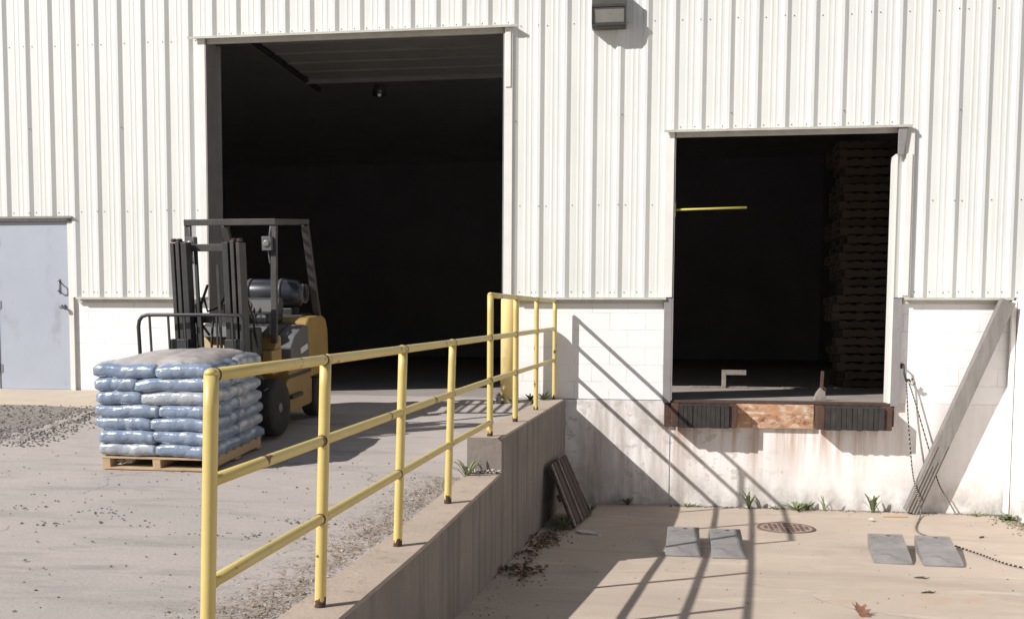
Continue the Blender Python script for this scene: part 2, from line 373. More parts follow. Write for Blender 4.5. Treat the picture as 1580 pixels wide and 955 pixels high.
for y in for_y:
    x1 = gx(y) if y > -3.4 else gx(y)-3.5*(-3.4-y)
    rows.append([b.bm.verts.new((x, y, gr(y)+(.030+.010*max(0, nz(x, y, 7, 4)) if i < 23 else (.016 if i == 23 else -.012)))) for i, x in enumerate([-8+(x1+8)*t/24 for t in range(25)])])
for j in range(len(rows)-1):
    for i in range(24): b.face([rows[j][i], rows[j][i+1], rows[j+1][i+1], rows[j+1][i]], True)
struct('gravel_bed', b, 'gravelbed', 'dark grey gravel patch between walk and driveway')
b = B()
for k in range(2600):
    y = rnd(-3.45, -1.32); x = rnd(-2.4, gx(y)+.06) if k % 4 else gx(y)+R.gauss(.06, .16); b.mi = 0 if R.random() < .55 else 1
    b.rock((x, y, gr(y)+(.036 if x < gx(y)-.03 else .008)), rnd(.006, .020))
tag(obj('gravel', b, ['darkstone', 'stone'], recalc=False), 'loose grey gravel scattered on the dark bed', None, None, 'stuff')
b = B()
for k in range(2600):                                   # grit swept against the kerb
    y = rnd(-9.5, -4.15) if k % 5 else rnd(-4.1, -.3); d = abs(R.gauss(0, .22)); x = XO(y)-.28-d
    if y > -4.15: d = abs(R.gauss(0, .08)); x = XO(y)-.28-d
    b.mi = R.choice((0, 0, 1, 2)); r = rnd(.003, .008)*(1.9 if R.random() < .04 else 1)
    b.rock((x, y, gr(y)+r*.35), r)
for k in range(900):
    y = rnd(-9.5, -3.6); x = rnd(1.0, 6.5); b.mi = R.choice((0, 1, 1)); r = rnd(.004, .012)
    b.rock((x, y, gr(y)+r*.3), r)
for k in range(16):                                     # a band of chips across the drive
    cx, cy = rnd(3.6, 6.0), rnd(-6.3, -5.6)
    for q in range(9):
        b.mi = 1; b.rock((cx+R.gauss(0, .10), cy+R.gauss(0, .06), gr(cy)+.004), rnd(.005, .014))
tag(obj('loose_stones', b, ['stone', 'darkstone', 'whitestone'], recalc=False), 'small stones and grit scattered over the driveway and along the kerb', None, None, 'stuff')
b = B()
for k in range(2200):                                    # dry straw / plant litter strip beside the kerb
    y = rnd(-8.6, -4.2); x = XO(y)-.30-abs(R.gauss(.10, .13)); a = rnd(0, 6.3); L = rnd(.02, .08); z = gr(y)+rnd(.004, .016)
    d = Vector((math.cos(a), math.sin(a), rnd(-.1, .15)))*L; p = Vector((x, y, z)); sd = Vector((-math.sin(a), math.cos(a), 0))*.0025
    b.face([b.bm.verts.new(v) for v in (p-sd, p+sd, p+d+sd*.3, p+d-sd*.3)])
tag(obj('dry_grass', b, 'straw', recalc=False), 'dry brown straw litter along the inner kerb edge', None, None, 'stuff')

# ------------------------------------------------------------------ warehouse
WH = thing('warehouse', 'white corrugated metal warehouse wall on painted block base with two dark doorways', 'building', (0, 0, 0))
OPEN = [(-.25, .76, -1, 2.16), (2.60, 6.235, -1, 4.26), (8.19, 10.61, -1, 3.035)]   # x0 x1 z0 z1
ZB, ZT, XL, XR = 1.175, 6.6, -7.0, 19.0
FT = .3048
prof = [(-.116, 0), (-.088, -.0235), (-.052, -.0235), (-.0075, -.0015), (-.004, 0), (.070, 0), (.078, -.0022), (.092, -.0022), (.100, 0), (.128, 0), (.136, -.0022), (.150, -.0022), (.158, 0)]
def py(x):
    k = math.floor((x+.1165)/FT); u = x - k*FT
    pp = prof + [(prof[0][0]+FT, 0)]
    for (a, ya), (c, yc) in zip(pp, pp[1:]):
        if a <= u <= c: return ya+(yc-ya)*(u-a)/(c-a)
    return 0
X = sorted(set([XL, XR] + [round(k*FT+o, 4) for k in range(-24, 64) for o, _ in prof if XL < k*FT+o < XR] + [v for o in OPEN for v in o[:2]]))
b = B()
for x0, x1 in zip(X, X[1:]):
    if x1-x0 < 1e-4: continue
    xm = (x0+x1)/2; z0 = ZB
    for o in OPEN:
        if o[0] < xm < o[1]: z0 = max(z0, o[3])
    zz = [z0, ZT]
    b.face([b.bm.verts.new(v) for v in ((x0, py(x0+1e-5), z0), (x1, py(x1-1e-5), z0), (x1, py(x1-1e-5), ZT), (x0, py(x0+1e-5), ZT))])
b.mi = 1
def screw(x, z):
    for o in OPEN:
        if o[0]-.02 < x < o[1]+.02 and z < o[3]: return
    if not (XL < x < XR) or z < ZB: return
    y = py(x); b.lathe([(.0065, y-.0045), (.0065, y+.001)], (x, 0, z), 'Y', 6)
for k in range(-8, 42):
    for z, offs in ((2.222+.003*k*.1, (.022, .245 if k % 3 == 0 else None)), (4.245 if k < 21 else 4.27, (.022, .222 if k % 3 == 0 else None)), (1.236, (.020, .165, .215 if k % 3 == 0 else None))):
        for o in offs:
            if o: screw(k*FT+o, z + rnd(-.006, .006))
    for o in OPEN[1:]:
        if o[0] < k*FT < o[1]: screw(k*FT+.02, o[3]+.055); screw(k*FT+.18, o[3]+.055)
    if k % 4 == 1: screw(k*FT-.03, 3.22+rnd(-.05, .05))
obj('siding', b, ['siding', 'screw'], WH, recalc=False)
# masonry below
b = B()
for x0, x1 in ((XL, -.31), (.80, 2.595), (6.24, 8.185), (10.615, 19.0)): b.bx(x0, x1, .035, .24, -.001, ZB+.012)
pieces('block_wall', b, 'block', WH)
b = B(); b.bx(6.9, 8.185, .022, .30, -1.5, -.008); b.bx(8.1855, 10.615, .032, .30, -1.5, -.03); b.bx(10.6155, 19.0, .032, .30, -1.5, -.002)
pieces('foundation', b, 'found', WH)
b = B(); b.bx(XL, 2.595, .02, .3, -.6, -.012); b.bx(6.24, 6.9, .02, .3, -.6, -.012)
pieces('footing', b, 'found', WH)
# drip flashing above the masonry and over the openings
b = B()
def lip(x0, x1, z, d, e0=.05, e1=.05):
    # thin sheet-metal ledge with a short turned-down front edge and snipped ends
    b.prism([(x0-e0, -d), (x1+e1, -d), (x1, .03), (x0, .03)], 'Z', z, z+.008)
    b.bx(x0-e0, x1+e1, -d-.004, -d, z-.018, z+.008)
    b.bx(x0, x1, -.002, .028, z-.06, z)
for x0, x1 in ((.86, 2.50), (6.36, 8.12), (10.72, 11.86)): lip(x0, x1, ZB-.008, .050, .0, .0)
pieces('flashing', b, 'flash', WH)
b = B(); lip(2.50, 6.33, 4.262, .085, .10, .07); pieces('door_header', b, 'flash', WH)
b = B(); lip(8.17, 10.66, 3.037, .085, .10, .08); pieces('door_header', b, 'flash', WH)
b = B(); lip(-.30, .80, 2.165, .05, .02, .03); pieces('door_header', b, 'greytrim', WH)
# jambs and casings
b = B(); b.bx(2.505, 2.598, -.040, .0, ZB, 4.255); b.bx(6.238, 6.335, -.040, .0, ZB, 4.255); b.bx(6.25, 6.315, -.052, -.041, 3.58, 4.20)
b.bx(8.085, 8.187, -.040, .0, ZB, 3.03); b.bx(10.68, 10.78, -.040, .0, ZB, 3.03); b.bx(10.69, 10.76, -.053, -.041, ZB+.02, 2.74)
pieces('door_casing', b, 'trim', WH, .004)
b = B(); b.bx(2.60, 2.612, -.038, .26, 0, 4.25); b.bx(2.60, 2.66, .261, .275, 0, 4.25); b.bx(6.223, 6.234, -.038, .26, 0, 4.25)
pieces('door_jamb', b, 'greytrim', WH)
b = B(); b.bx(8.10, 8.188, -.03, .034, -.03, ZB-.012); b.bx(8.19, 8.205, -.03, .2, 0, 3.03)
b.bx(10.612, 10.705, -.03, .034, -.03, ZB-.012)
pieces('dock_jamb', b, 'greytrim', WH, .003)
b = B(); b.bx(10.585, 10.611, -.032, .2, 0, 2.74); obj('wooden_jamb', b, 'trim', WH, .003)
b = B(); b.prism([(10.60, 3.03), (10.70, 3.03), (10.66, 2.72), (10.60, 2.72)], 'Y', -.075, -.042); obj('track_bracket', b, 'greytrim', WH, .004)
# steel sill of the dock opening
b = B(); b.bx(8.16, 10.64, -.012, .16, -.028, .004); obj('dock_sill', b, 'rust', WH, .003)
b = B(); b.bx(8.93, 9.79, -.02, .02, -.30, -.029); obj('sill_plate', b, 'sillplate', WH, .004)
b = B(); b.bx(8.12, 8.20, -.012, .02, -.30, -.029); b.bx(10.60, 10.66, -.012, .02, -.26, -.029); pieces('sill_plate', b, 'rust', WH, .004)
# interior
b = B(); b.sheet(steps([(XL, 19.0, 12)]), steps([(.05, .3, 1), (.3, 22, 8)]), lambda x, y: 0.0)
obj('floor', b, 'floor', WH)
b = B(); b.bx(2.613, 6.222, -.001, .049, -.10, .002); obj('threshold', b, 'floor', WH)
b = B(); b.bx(XL-.1, 19.2, 22, 22.2, -.1, 6.7); b.bx(XL-.2, XL-.001, .3, 21.99, -.1, 6.7); b.bx(13.2, 13.4, .30, 21.99, -.1, 6.6); b.bx(19.0, 19.2, -.03, 21.99, -.1, 6.7); b.bx(XL-.2, XL, -.05, .29, -.1, 6.7)
pieces('interior_wall', b, 'inner', WH)
b = B(); b.bx(XL-.3, 19.4, -.25, 22.6, 6.62, 6.75); obj('roof', b, 'flash', WH)
b = B(); b.bx(XL, 19.0, .05, 22, 6.5, 6.58); obj('ceiling', b, 'ceil', WH)
# overhead door stored open under the ceiling
dr = B()
dr.bx(2.74, 6.18, .40, 3.30, 4.60, 4.645)
OD = obj('overhead_door', dr, 'ohdoor', WH)
for i in range(6):
    b = B(); y = .42+i*.475; b.bx(2.74, 6.18, y+.02, y+.055, 4.575, 4.599); obj('panel_rib', b, 'ohdoor', OD)
b = B(); b.bx(2.64, 2.70, .3, 3.9, 4.56, 4.62); b.bx(6.20, 6.24, .3, 3.9, 4.56, 4.62); pieces('track', b, 'dark', OD)
b = B(); b.bx(2.66, 6.24, 3.31, 3.36, 4.54, 4.66); obj('bottom_rail', b, 'ohdoor', OD)
# steel personnel door
b = B(); b.bx(-.235, .735, .012, .055, .02, 2.115); PD = obj('steel_door', b, 'door', WH, .004)
b = B(); b.bx(-.30, -.237, -.002, .06, -.005, 2.15); b.bx(.737, .80, -.002, .06, -.005, 2.15); b.bx(-.237, .737, -.002, .06, 2.117, 2.15); b.bx(-.237, .737, -.015, .06, -.005, .016)
pieces('door_frame', b, 'trim', PD)
b = B(); b.tube([(.612, .012, 1.375), (.612, -.035, 1.365), (.640, -.042, 1.35), (.652, -.042, 1.30), (.640, -.042, 1.262), (.615, -.035, 1.252), (.612, .012, 1.245)], .009, 8); b.bx(.600, .624, .005, .013, 1.22, 1.40)
obj('pull_handle', b, 'steel', PD)
b = B(); b.lathe([(.03, .012), (.03, .004), (.012, .002), (.012, -.04), (.028, -.046), (.03, -.065), (.02, -.075)], (.672, 0, 1.055), 'Y', 14); obj('door_knob', b, 'steel', PD)
for z in (.28, 1.08, 1.86):
    b = B(); b.tube([(-.237, .004, z-.055), (-.237, .004, z+.055)], .011, 8); b.bx(-.226, -.195, .006, .013, z-.05, z+.05); obj('hinge', b, 'greytrim', PD)

# dock bumpers
def bumper(x0, x1, label):
    t = thing('dock_bumper', label, 'dock bumper', ((x0+x1)/2, 0, -.15), group='dock bumpers below the raised door sill')
    h = (x1-x0)/2
    b = B(); n = 11
    for i in range(n):
        a = -h+.085+(2*h-.17)*i/n; c = -h+.085+(2*h-.17)*(i+1)/n
        b.bx(a+.001, c-.001, -.215-rnd(0, .012), -.02, -.135-rnd(0, .012), .105+rnd(0, .012))
    obj('rubber_pad', b, 'rubber', t, .004)
    for s in (-1, 1):
        b = B(); b.bx(min(s*h, s*(h-.083)), max(s*h, s*(h-.083)), -.20, -.022, -.14, .12); obj('steel_bracket', b, 'rust', t, .005)
    b = B(); b.tube([(-h-.01, -.12, .04), (h+.01, -.12, .04)], .012, 8); b.tube([(-h-.01, -.12, -.08), (h+.01, -.12, -.08)], .012, 8); obj('tie_rod', b, 'rust', t)
bumper(8.20, 8.93, 'black rubber dock bumper below the left end of the raised door sill')
bumper(9.80, 10.60, 'black rubber dock bumper below the right end of the raised door sill')

# wall lamp
t = thing('wall_lamp', 'dark boxy floodlight with grey glass lens mounted high on the white siding', 'wall lamp', (7.435, -.03, 4.18))
b = B(); b.prism([(0, 0), (-.10, 0), (-.135, .03), (-.165, .21), (-.165, .40), (0, .40)], 'X', -.19, .19); obj('housing', b, 'bronze', t, .006)
b = B(); b.prism([(-.1362, .045), (-.144, .043), (-.172, .20), (-.1655, .202)], 'X', -.172, .172); L_ = obj('lens', b, 'lens', t, .003)
b = B()
b.bar((-.181, -.150, .035), (-.181, -.174, .205), .016, .02, (0, 1, 0)); b.bar((.181, -.150, .035), (.181, -.174, .205), .016, .02, (0, 1, 0)); b.bx(-.187, .187, -.155, -.125, .012, .042); b.bx(-.187, .187, -.188, -.166, .203, .23)
obj('frame', b, 'dark', L_)

# side wall of the dock
b = B(); b.bx(11.905, 12.12, -18.0, .018, -1.6, 1.17); SW = obj('side_wall', b, 'sidewall')
tag(SW, 'white painted block wall closing the dock on its right side', 'wall')
b = B(); b.bx(11.845, 11.895, -.05, -.002, -1.2, ZB-.03); obj('corner_post', b, 'trim', SW, .004)

# ------------------------------------------------------------------ retaining wall
RW = thing('retaining_wall', 'stained concrete retaining wall with stepped top under the yellow railing', 'wall', (6.9, -4, -1.2))
def at0(o, p): o.location = -Vector(p.location); return o
def loft(tab, name, y_end):
    b = B(); st = steps([(tab[0][0], y_end, 26)]); rows = []
    for i, y in enumerate(st):
        z = lerp_tab(y, tab); xo = XO(y); e = .012
        jit = .004*nz(0, y, 3, 3)
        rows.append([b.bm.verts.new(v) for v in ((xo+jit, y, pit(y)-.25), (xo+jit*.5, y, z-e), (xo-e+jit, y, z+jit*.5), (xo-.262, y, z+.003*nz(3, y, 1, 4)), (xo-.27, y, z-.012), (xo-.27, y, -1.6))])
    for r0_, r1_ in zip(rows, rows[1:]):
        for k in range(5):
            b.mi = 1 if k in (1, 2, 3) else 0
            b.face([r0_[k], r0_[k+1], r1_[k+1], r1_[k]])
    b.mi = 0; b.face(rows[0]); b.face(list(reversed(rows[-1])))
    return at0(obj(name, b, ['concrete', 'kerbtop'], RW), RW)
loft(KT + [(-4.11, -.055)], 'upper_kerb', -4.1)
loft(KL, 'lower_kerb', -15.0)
# crumbled mortar at the foot of the step
b = B()
for k in range(60): b.rock((XO(-4.1)-rnd(.0, .26), -4.105-abs(R.gauss(0, .02)), -.325+rnd(0, .03)), rnd(.006, .016))
at0(obj('crumbled_edge', b, 'whitestone', RW, recalc=False), RW)

# ------------------------------------------------------------------ handrail
HR = thing('handrail', 'yellow pipe guard railing with rust spots along the retaining wall top', 'railing', (6.75, -4, -.05))
RX = lambda y: 6.86 + .028*y
PY = [-.13, -1.56, -2.81, -3.985, -5.255, -6.42, -7.60, -8.64]
tabB = [(0, .815), (-3.985, .712), (-8.7, .595)]; tabC = [(0, .452), (-3.985, .380), (-8.7, .250)]; tabD = [(-3.98, .052), (-8.7, -.088)]
tabA = [(0, 1.135), (-3.985, 1.040)]
tz = lambda y, t: lerp_tab(y, t)
def RL(y, z):                                           # the lower run leans outward slightly
    return RX(y) + .030*max(0, min(1, (-3.985-y)/1.2))*(z-tz(y, tabB))
for i, y in enumerate(PY):
    x = RX(y); zt = tz(y, tabA) if i < 4 else tz(y, tabB); zb = (lerp_tab(y, KT) if i < 4 else lerp_tab(y, KL))-.05
    b = B(); zs = [zb]+[zb+.05+.006*k for k in range(15)] + [zb+.15+(zt-zb-.15)*k/8 for k in range(9)]
    dx = R.gauss(0, .0003)
    b.tube([(RL(y, z), y, z) for z in zs], .0243, 24, True, None, [1]+[0]*23)
    for f in b.bm.faces:
        h_ = f.calc_center_median().z-zb-.05
        if len(f.verts) == 4 and h_ < .10:
            cm = f.calc_center_median()-Vector((RL(y, zb), y, 0)); ag = math.atan2(cm.y, cm.x)
            if h_ < .030 + .045*nz(math.cos(ag)*1.6, math.sin(ag)*1.6, i*3.7)+.02*nz(math.cos(ag)*5, math.sin(ag)*5, h_*60+i): f.material_index = 1
    if i in (0, 3, 7):       # rounded end caps where the top rail stops
        b.mi = 0; b.lathe([(.0243, zt), (.021, zt+.012), (.012, zt+.02), (.003, zt+.023)], (x, y, 0), 'Z', 14)
    at0(obj('post', b, ['ryellow', 'rust'], HR), HR)
    b = B()
    for t_ in ([tabA, tabB, tabC] if i < 3 else [tabB, tabC, tabD]):
        z = tz(y, t_); b.mi = 0
        for s in (-1, 1):
            if (i == 7 and s < 0) or (i == 0 and s > 0): continue
            b.lathe([(.0215, -.006), (.0245, -.001), (.0252, .001), (.0215, .005)], (RL(y, z), y+s*.0245, z), 'Y', 12)
    for q_, o_ in enumerate(pieces('weld', b, 'ryellow', HR)):
        at0(o_, HR)
        if (i*5+q_*3) % 7 < 3: o_.data.materials[0] = M['rust']
def rail(tab, y0, y1, name='rail'):
    b = B(); n = 14; b.tube([(RL(y, tz(y, tab)), y, tz(y, tab)) for y in [y0+(y1-y0)*k/n for k in range(n+1)]], .0215, 14); at0(obj(name, b, 'ryellow', HR), HR)
rail(tabA, PY[0], PY[3], 'top_rail'); rail(tabB, PY[0], PY[7]); rail(tabC, PY[0], PY[7]); rail(tabD, PY[3], PY[7])

# bollard
t = thing('bollard', 'fat yellow steel bollard guarding the right edge of the tall doorway', 'bollard', (6.365, -.34, gr(-.34)))
b = B(); b.lathe([(.103, -.1), (.103, 1.15), (.098, 1.18), (.07, 1.20), (.02, 1.205)], seg=32); obj('pipe', b, 'byellow', t)
b = B()
for k in range(12):
    a = rnd(2.6, 5.0); b.rock((.15*math.cos(a), .13*math.sin(a), .01+rnd(0, .05)), rnd(.03, .06), .8)
obj('broken_footing', b, 'stone', t)

# ------------------------------------------------------------------ pallet and bags
TH = math.atan(.0866)
PX0, PX1, PYF, PYB = 3.640, 4.575, -4.25, -3.24
pc = Vector(((PX0+PX1)/2, (PYF+PYB)/2, gr((PYF+PYB)/2)+.012))
PW, PD_ = PX1-PX0, PYB-PYF
PROT = Matrix.Rotation(TH, 4, 'X')
t = thing('wooden_pallet', 'pale wooden pallet on the driveway under the stacked blue bags', 'pallet', pc, (TH, 0, 0))
for x in (-PW/2+.04, 0, PW/2-.04):
    b = B(); b.bx(x-.033, x+.033, -PD_/2+.004, PD_/2-.004, .017, .087); obj('stringer', b, 'wood', t, .003)
for z, n in ((.088, 7), (.001, 3)):
    for i in range(n):
        wd = .105; y = -PD_/2+wd/2+(PD_-wd)*i/(n-1); b = B(); b.bx(-PW/2, PW/2, y-wd/2, y+wd/2, z, z+.016); obj('deck_board', b, 'wood', t, .002)
b = B()
for k in range(5): b.rock((-.36+rnd(0, .14), -PD_/2+.06+rnd(0, .1), .045+rnd(0, .02)), rnd(.03, .05))
o = obj('torn_wrap', b, 'whitestone', t)

def bag_mesh(w, d, h, seed):
    b = B(); nx, ny = 26, 22; grids = []
    sgn = lambda v: (1 if v >= 0 else -1)
    for side in (1, -1):
        G = []
        for j in range(ny+1):
            row = []
            for i in range(nx+1):
                u = math.sin((i/nx-.5)*PI); v = math.sin((j/ny-.5)*PI)
                # squircle outline, sides pulled in a little
                k = 1.0; rr = (abs(u)**6+abs(v)**6)**(1/6) if (u or v) else 0
                x, y = u, v
                if abs(u) > .8 and abs(v) > .8:
                    q = math.hypot((abs(u)-.8)/.2, (abs(v)-.8)/.2)
                    if q > 1: x = sgn(u)*(.8+(abs(u)-.8)/q); y = sgn(v)*(.8+(abs(v)-.8)/q)
                prof_ = max(0, 1-abs(u)**7)**.45*max(0, 1-abs(v)**7)**.45
                edge = 1-prof_
                wr = nz(x*4+seed, y*4, seed*1.7, 1.0)*.10 + nz(x*9+seed, y*9, seed, 1.2)*.07
                fold = .07*edge*math.sin((x*11+seed) if abs(v) > abs(u) else (y*9+seed))*(.5+nz(x*3, y*3, seed))
                z = side*h/2*prof_*(.92+wr*.7)+h*.13*(.45+edge*.5)*nz(x*1.5+seed*2, y*1.5, 0)*1.5
                px = x*w/2*(1+.03*nz(y*5, seed, 0)) ; pyv = y*d/2*(1+.04*nz(x*5, seed, 4)+fold*.15)
                row.append((px, pyv, z + h*.05*fold))
            G.append(row)
        grids.append(G)
    V = [[[None]*(nx+1) for _ in range(ny+1)] for _ in range(2)]
    for s in range(2):
        for j in range(ny+1):
            for i in range(nx+1):
                if s == 1 and (i in (0, nx) or j in (0, ny)): V[1][j][i] = V[0][j][i]
                else: V[s][j][i] = b.bm.verts.new(grids[s][j][i])
    for s in range(2):
        for j in range(ny):
            for i in range(nx):
                q = [V[s][j][i], V[s][j][i+1], V[s][j+1][i+1], V[s][j+1][i]]
                b.face(q if s == 0 else q[::-1], True)
    return b
LN = ['bottom', 'second', 'third', 'fourth', 'fifth', 'sixth', 'topmost']
BH = .1045; BZ = .105
for L in range(7):
    sp = [0, .0, -.02, .06, -.11, -.14, .05][L]        # where the front seam falls
    for fx in (0, 1):
        for fy in (0, 1):
            x0 = -PW/2-.005 if fx == 0 else sp*PW+.0; x1 = sp*PW if fx == 0 else PW/2+.02
            y0, y1 = ((-PD_/2-.005, .0) if fy == 0 else (.0, PD_/2-.02))
            over = .040
            jx, jy = rnd(-.008, .008), rnd(-.006, .006)
            bb = bag_mesh(x1-x0+over, y1-y0+over, BH*1.42, L*7.3+fx*3.1+fy*1.7)
            loc = PROT @ Vector(((x0+x1)/2+jx, (y0+y1)/2+jy, BZ+BH*(L+.5)+.004)) + pc
            grey = (L, fx, fy) in ((4, 1, 0), (0, 0, 0), (6, 0, 1), (6, 1, 1), (5, 1, 1), (3, 1, 1), (1, 1, 1), (4, 1, 1))
            o = obj('plastic_bag', bb, 'baggrey' if grey else 'bag'); o.location = loc; o.rotation_euler = (TH, rnd(-.012, .012), rnd(-.01, .01))
            where = ('front left' if fx == 0 else 'front right') if fy == 0 else ('rear left' if fx == 0 else 'rear right')
            lay = {'bottom': 'bottom layer on the pallet', 'topmost': 'topmost layer under the grey sheet'}.get(LN[L], LN[L]+' layer from the bottom')
            tag(o, ('faded greyish' if grey else 'glossy light')+' blue plastic bag, '+where+' of the '+lay, 'bag', 'blue plastic bags stacked on the pallet')
# dusty film over the top of the stack
b = B()
W2, D2 = PW/2+.008, PD_/2-.002; TOP = BZ+7*BH+.012
def sheet_z(u, v):
    e = max(abs(u), abs(v)); e2 = min(1, math.hypot(max(0, abs(u)-.55)/.45, max(0, abs(v)-.55)/.45))
    mound = .050*math.exp(-((u-.15)/.75)**2-((v-.1)/.9)**2) - .012*math.exp(-((u-.05)/.12)**2) + .018*nz(u*2.2, v*2.2, 4) + .009*nz(u*6, v*5, 9)
    return TOP + .026 + mound*.65 - .088*e2**4 - .015*(u < -.5)*(-.5-u)
N = 40; G = []
for j in range(N+1):
    row = []
    for i in range(N+1):
        u = -1+2*i/N; v = -1+2*j/N; s_ = 1+.02*nz(u*4, v*4, 8)
        k = 1.0
        if abs(u) > .75 and abs(v) > .75:
            q = math.hypot((abs(u)-.75)/.25, (abs(v)-.75)/.25)
            if q > 1: k = 1-.05*(q-1)
        row.append(b.bm.verts.new((u*W2*s_*k, v*D2*s_*k, sheet_z(u, v) - (.02*nz(u*7, v*7, 2) if max(abs(u), abs(v)) > .96 else 0))))
    G.append(row)
for j in range(N):
    for i in range(N): b.face([G[j][i], G[j][i+1], G[j+1][i+1], G[j+1][i]], True)
o = obj('plastic_sheet', b, 'sheet'); o.location = pc; o.rotation_euler = (TH, 0, 0)
md = o.modifiers.new('solid', 'SOLIDIFY'); md.thickness = .003
tag(o, 'dusty grey plastic sheet draped over the top of the bag stack', 'plastic sheet')

# ------------------------------------------------------------------ forklift
FK = thing('forklift', 'yellow and black counterbalance forklift with raised roof guard behind the bag pallet', 'forklift', (4.06, -2.72, gr(-2.72)+.012), (TH, 0, 0))
def fpart(name, b, m_, bevel=0, parent=FK): return obj(name, b, m_, parent, bevel)
b = B(); b.bx(-.33, .33, -.16, 1.30, .13, .40); fpart('chassis', b, 'dark', .01)
b = B()
b.prism([(.30, .17), (.92, .17), (.92, .64), (.80, .66), (.36, .66), (.33, .50), (.27, .46), (.27, .30)], 'X', -.465, .465)
b.bx(-.43, .43, .02, .27, .57, .80); b.prism([(.10, .80), (.27, .80), (.27, .92), (.18, .94)], 'X', -.43, .43)
fpart('body', b, 'fyellow', .015)
hp = [(.40, .62), (.90, .62), (.90, .965), (.78, .985), (.52, .90), (.40, .80)]
b = B(); b.prism(hp, 'X', -.472, -.30); fpart('side_panel', b, 'fgrey', .008)
b = B(); b.prism(hp, 'X', .30, .472); sp_ = fpart('side_panel', b, 'fgrey', .008)
b = B(); b.bar((.474, .66, .735), (.474, .86, .765), .055, .004, (1, 0, 0)); fpart('label_plate', b, 'white', 0, sp_)
b = B()
b.prism([(.90, .44), (1.50, .44), (1.53, .50), (1.53, .88), (1.48, 1.00), (1.36, 1.045), (.96, 1.045), (.90, 1.0)], 'X', -.465, .465)
b.prism([(.92, .17), (.96, .17), (.99, .44), (.92, .44)], 'X', -.465, .465); b.prism([(1.42, .20), (1.50, .20), (1.525, .44), (1.41, .44)], 'X', -.46, .46)
CW = fpart('counterweight', b, 'fyellow', .04)
b = B(); b.bx(.30, .34, 1.528, 1.545, .62, .86); b.bx(-.34, .34, 1.10, 1.40, 1.046, 1.06); fpart('vent_grille', b, 'dark', .004, CW)
b = B(); b.bx(-.30, .30, .35, .95, .66, 1.00); fpart('engine_hood', b, 'dark', .03)
def wheel(x, y, r, wd, side):
    t_ = B(); h = wd/2
    t_.lathe([(r*.60, -h), (r*.92, -h), (r*.985, -h*.8), (r, -h*.4), (r, h*.4), (r*.985, h*.8), (r*.92, h), (r*.60, h)], (x, y, r), 'X', 36)
    W_ = fpart('wheel', t_, 'rubber')
    g = B(); g.lathe([(r*.595, -h*.7), (r*.595, h*.86), (r*.50, h*.92), (r*.46, h*.55), (r*.30, h*.55), (r*.26, h*.95), (r*.12, h*1.02), (r*.04, h*1.03)] if side > 0 else [(r*.04, -h*1.03), (r*.12, -h*1.02), (r*.26, -h*.95), (r*.30, -h*.55), (r*.46, -h*.55), (r*.50, -h*.92), (r*.595, -h*.86), (r*.595, h*.7)], (x, y, r), 'X', 28)
    for k in range(6):
        a = k*PI/3; g.lathe([(.011, h*.5*side), (.011, h*.68*side)], (x, y+r*.38*math.cos(a), r+r*.38*math.sin(a)), 'X', 6)
    fpart('rim', g, 'fgrey' if r < .25 else 'oldedge', 0, W_)
for s in (-1, 1): wheel(s*.405, 0, .27, .19, s); wheel(s*.395, 1.20, .205, .15, s)
# mast
MC = .035
for s in (-1, 1):
    def mb(b, u0, u1, *yz): b.bx(min(MC+s*u0, MC+s*u1), max(MC+s*u0, MC+s*u1), *yz)
    b = B(); mb(b, .322, .288, -.44, -.30, .10, 1.79); fpart('mast_rail', b, 'mast', .004)
    b = B(); mb(b, .270, .236, -.445, -.325, .12, 1.805); fpart('mast_rail', b, 'mast', .004)
    b = B(); mb(b, .218, .165, -.45, -.34, .15, 1.795); fpart('mast_rail', b, 'dark', .004)
    for k in (.253, .305):
        b = B(); b.lathe([(.014, -.03), (.017, -.028), (.017, .028), (.014, .03)], (MC+s*k, -.39, 1.812), 'Y', 12); fpart('roller', b, 'rust')
    b = B(); b.lathe([(.032, .12), (.032, 1.25), (.018, 1.26), (.018, 1.74)], (MC+s*.145, -.31, 0), 'Z', 12); fpart('lift_cylinder', b, 'dark')
    b = B(); b.bx(MC+s*.10-.012, MC+s*.10+.012, -.42, -.412, .5, 1.6); fpart('lift_chain', b, 'dark')
    b = B(); b.tube([(MC+s*.33, -.28, .62), (s*.34, .05, .50)], .03, 10); fpart('tilt_cylinder', b, 'dark')
for z0, z1 in ((1.715, 1.78), (1.08, 1.14), (.30, .42), (.14, .22)):
    b = B(); b.bx(MC-.287, MC+.287, -.325 if z0 > 1 else -.36, -.29, z0, z1); fpart('mast_crossbar', b, 'mast', .004)
b = B(); b.tube([(-.06, -.30, 1.30), (-.05, -.26, 1.18), (.06, -.24, 1.22), (.13, -.27, 1.32)], .011, 8); b.tube([(-.04, -.38, 1.15), (-.06, -.40, .95), (-.02, -.41, .8), (.01, -.42, .6)], .011, 8); b.tube([(.06, -.40, 1.10), (.04, -.41, .9), (.05, -.42, .65)], .011, 8); b.tube([(.0, -.34, 1.42), (-.08, -.32, 1.25), (-.07, -.36, 1.08), (.02, -.40, .98)], .012, 8)
pieces('hydraulic_hose', b, 'rubber', FK)
b = B(); b.bx(-.50, .34, -.50, -.455, .34, .43); b.bx(-.50, .34, -.50, -.455, .76, .83)
for x in (-.22, .28): b.bx(x-.085, x+.085, -.497, -.45, .44, .95)
pieces('carriage_plate', b, 'dark', FK, .006)
b = B(); XA, XB_ = -.585, .392
b.tube([(XA, -.52, .42), (XA, -.52, 1.06), (XA+.012, -.52, 1.115), (XA+.04, -.52, 1.15), (XA+.09, -.52, 1.165), (0, -.52, 1.168), (XB_-.03, -.52, 1.165), (XB_, -.52, 1.13), (XB_, -.52, .42)], .0165, 10)
LB = fpart('load_backrest', b, 'dark')
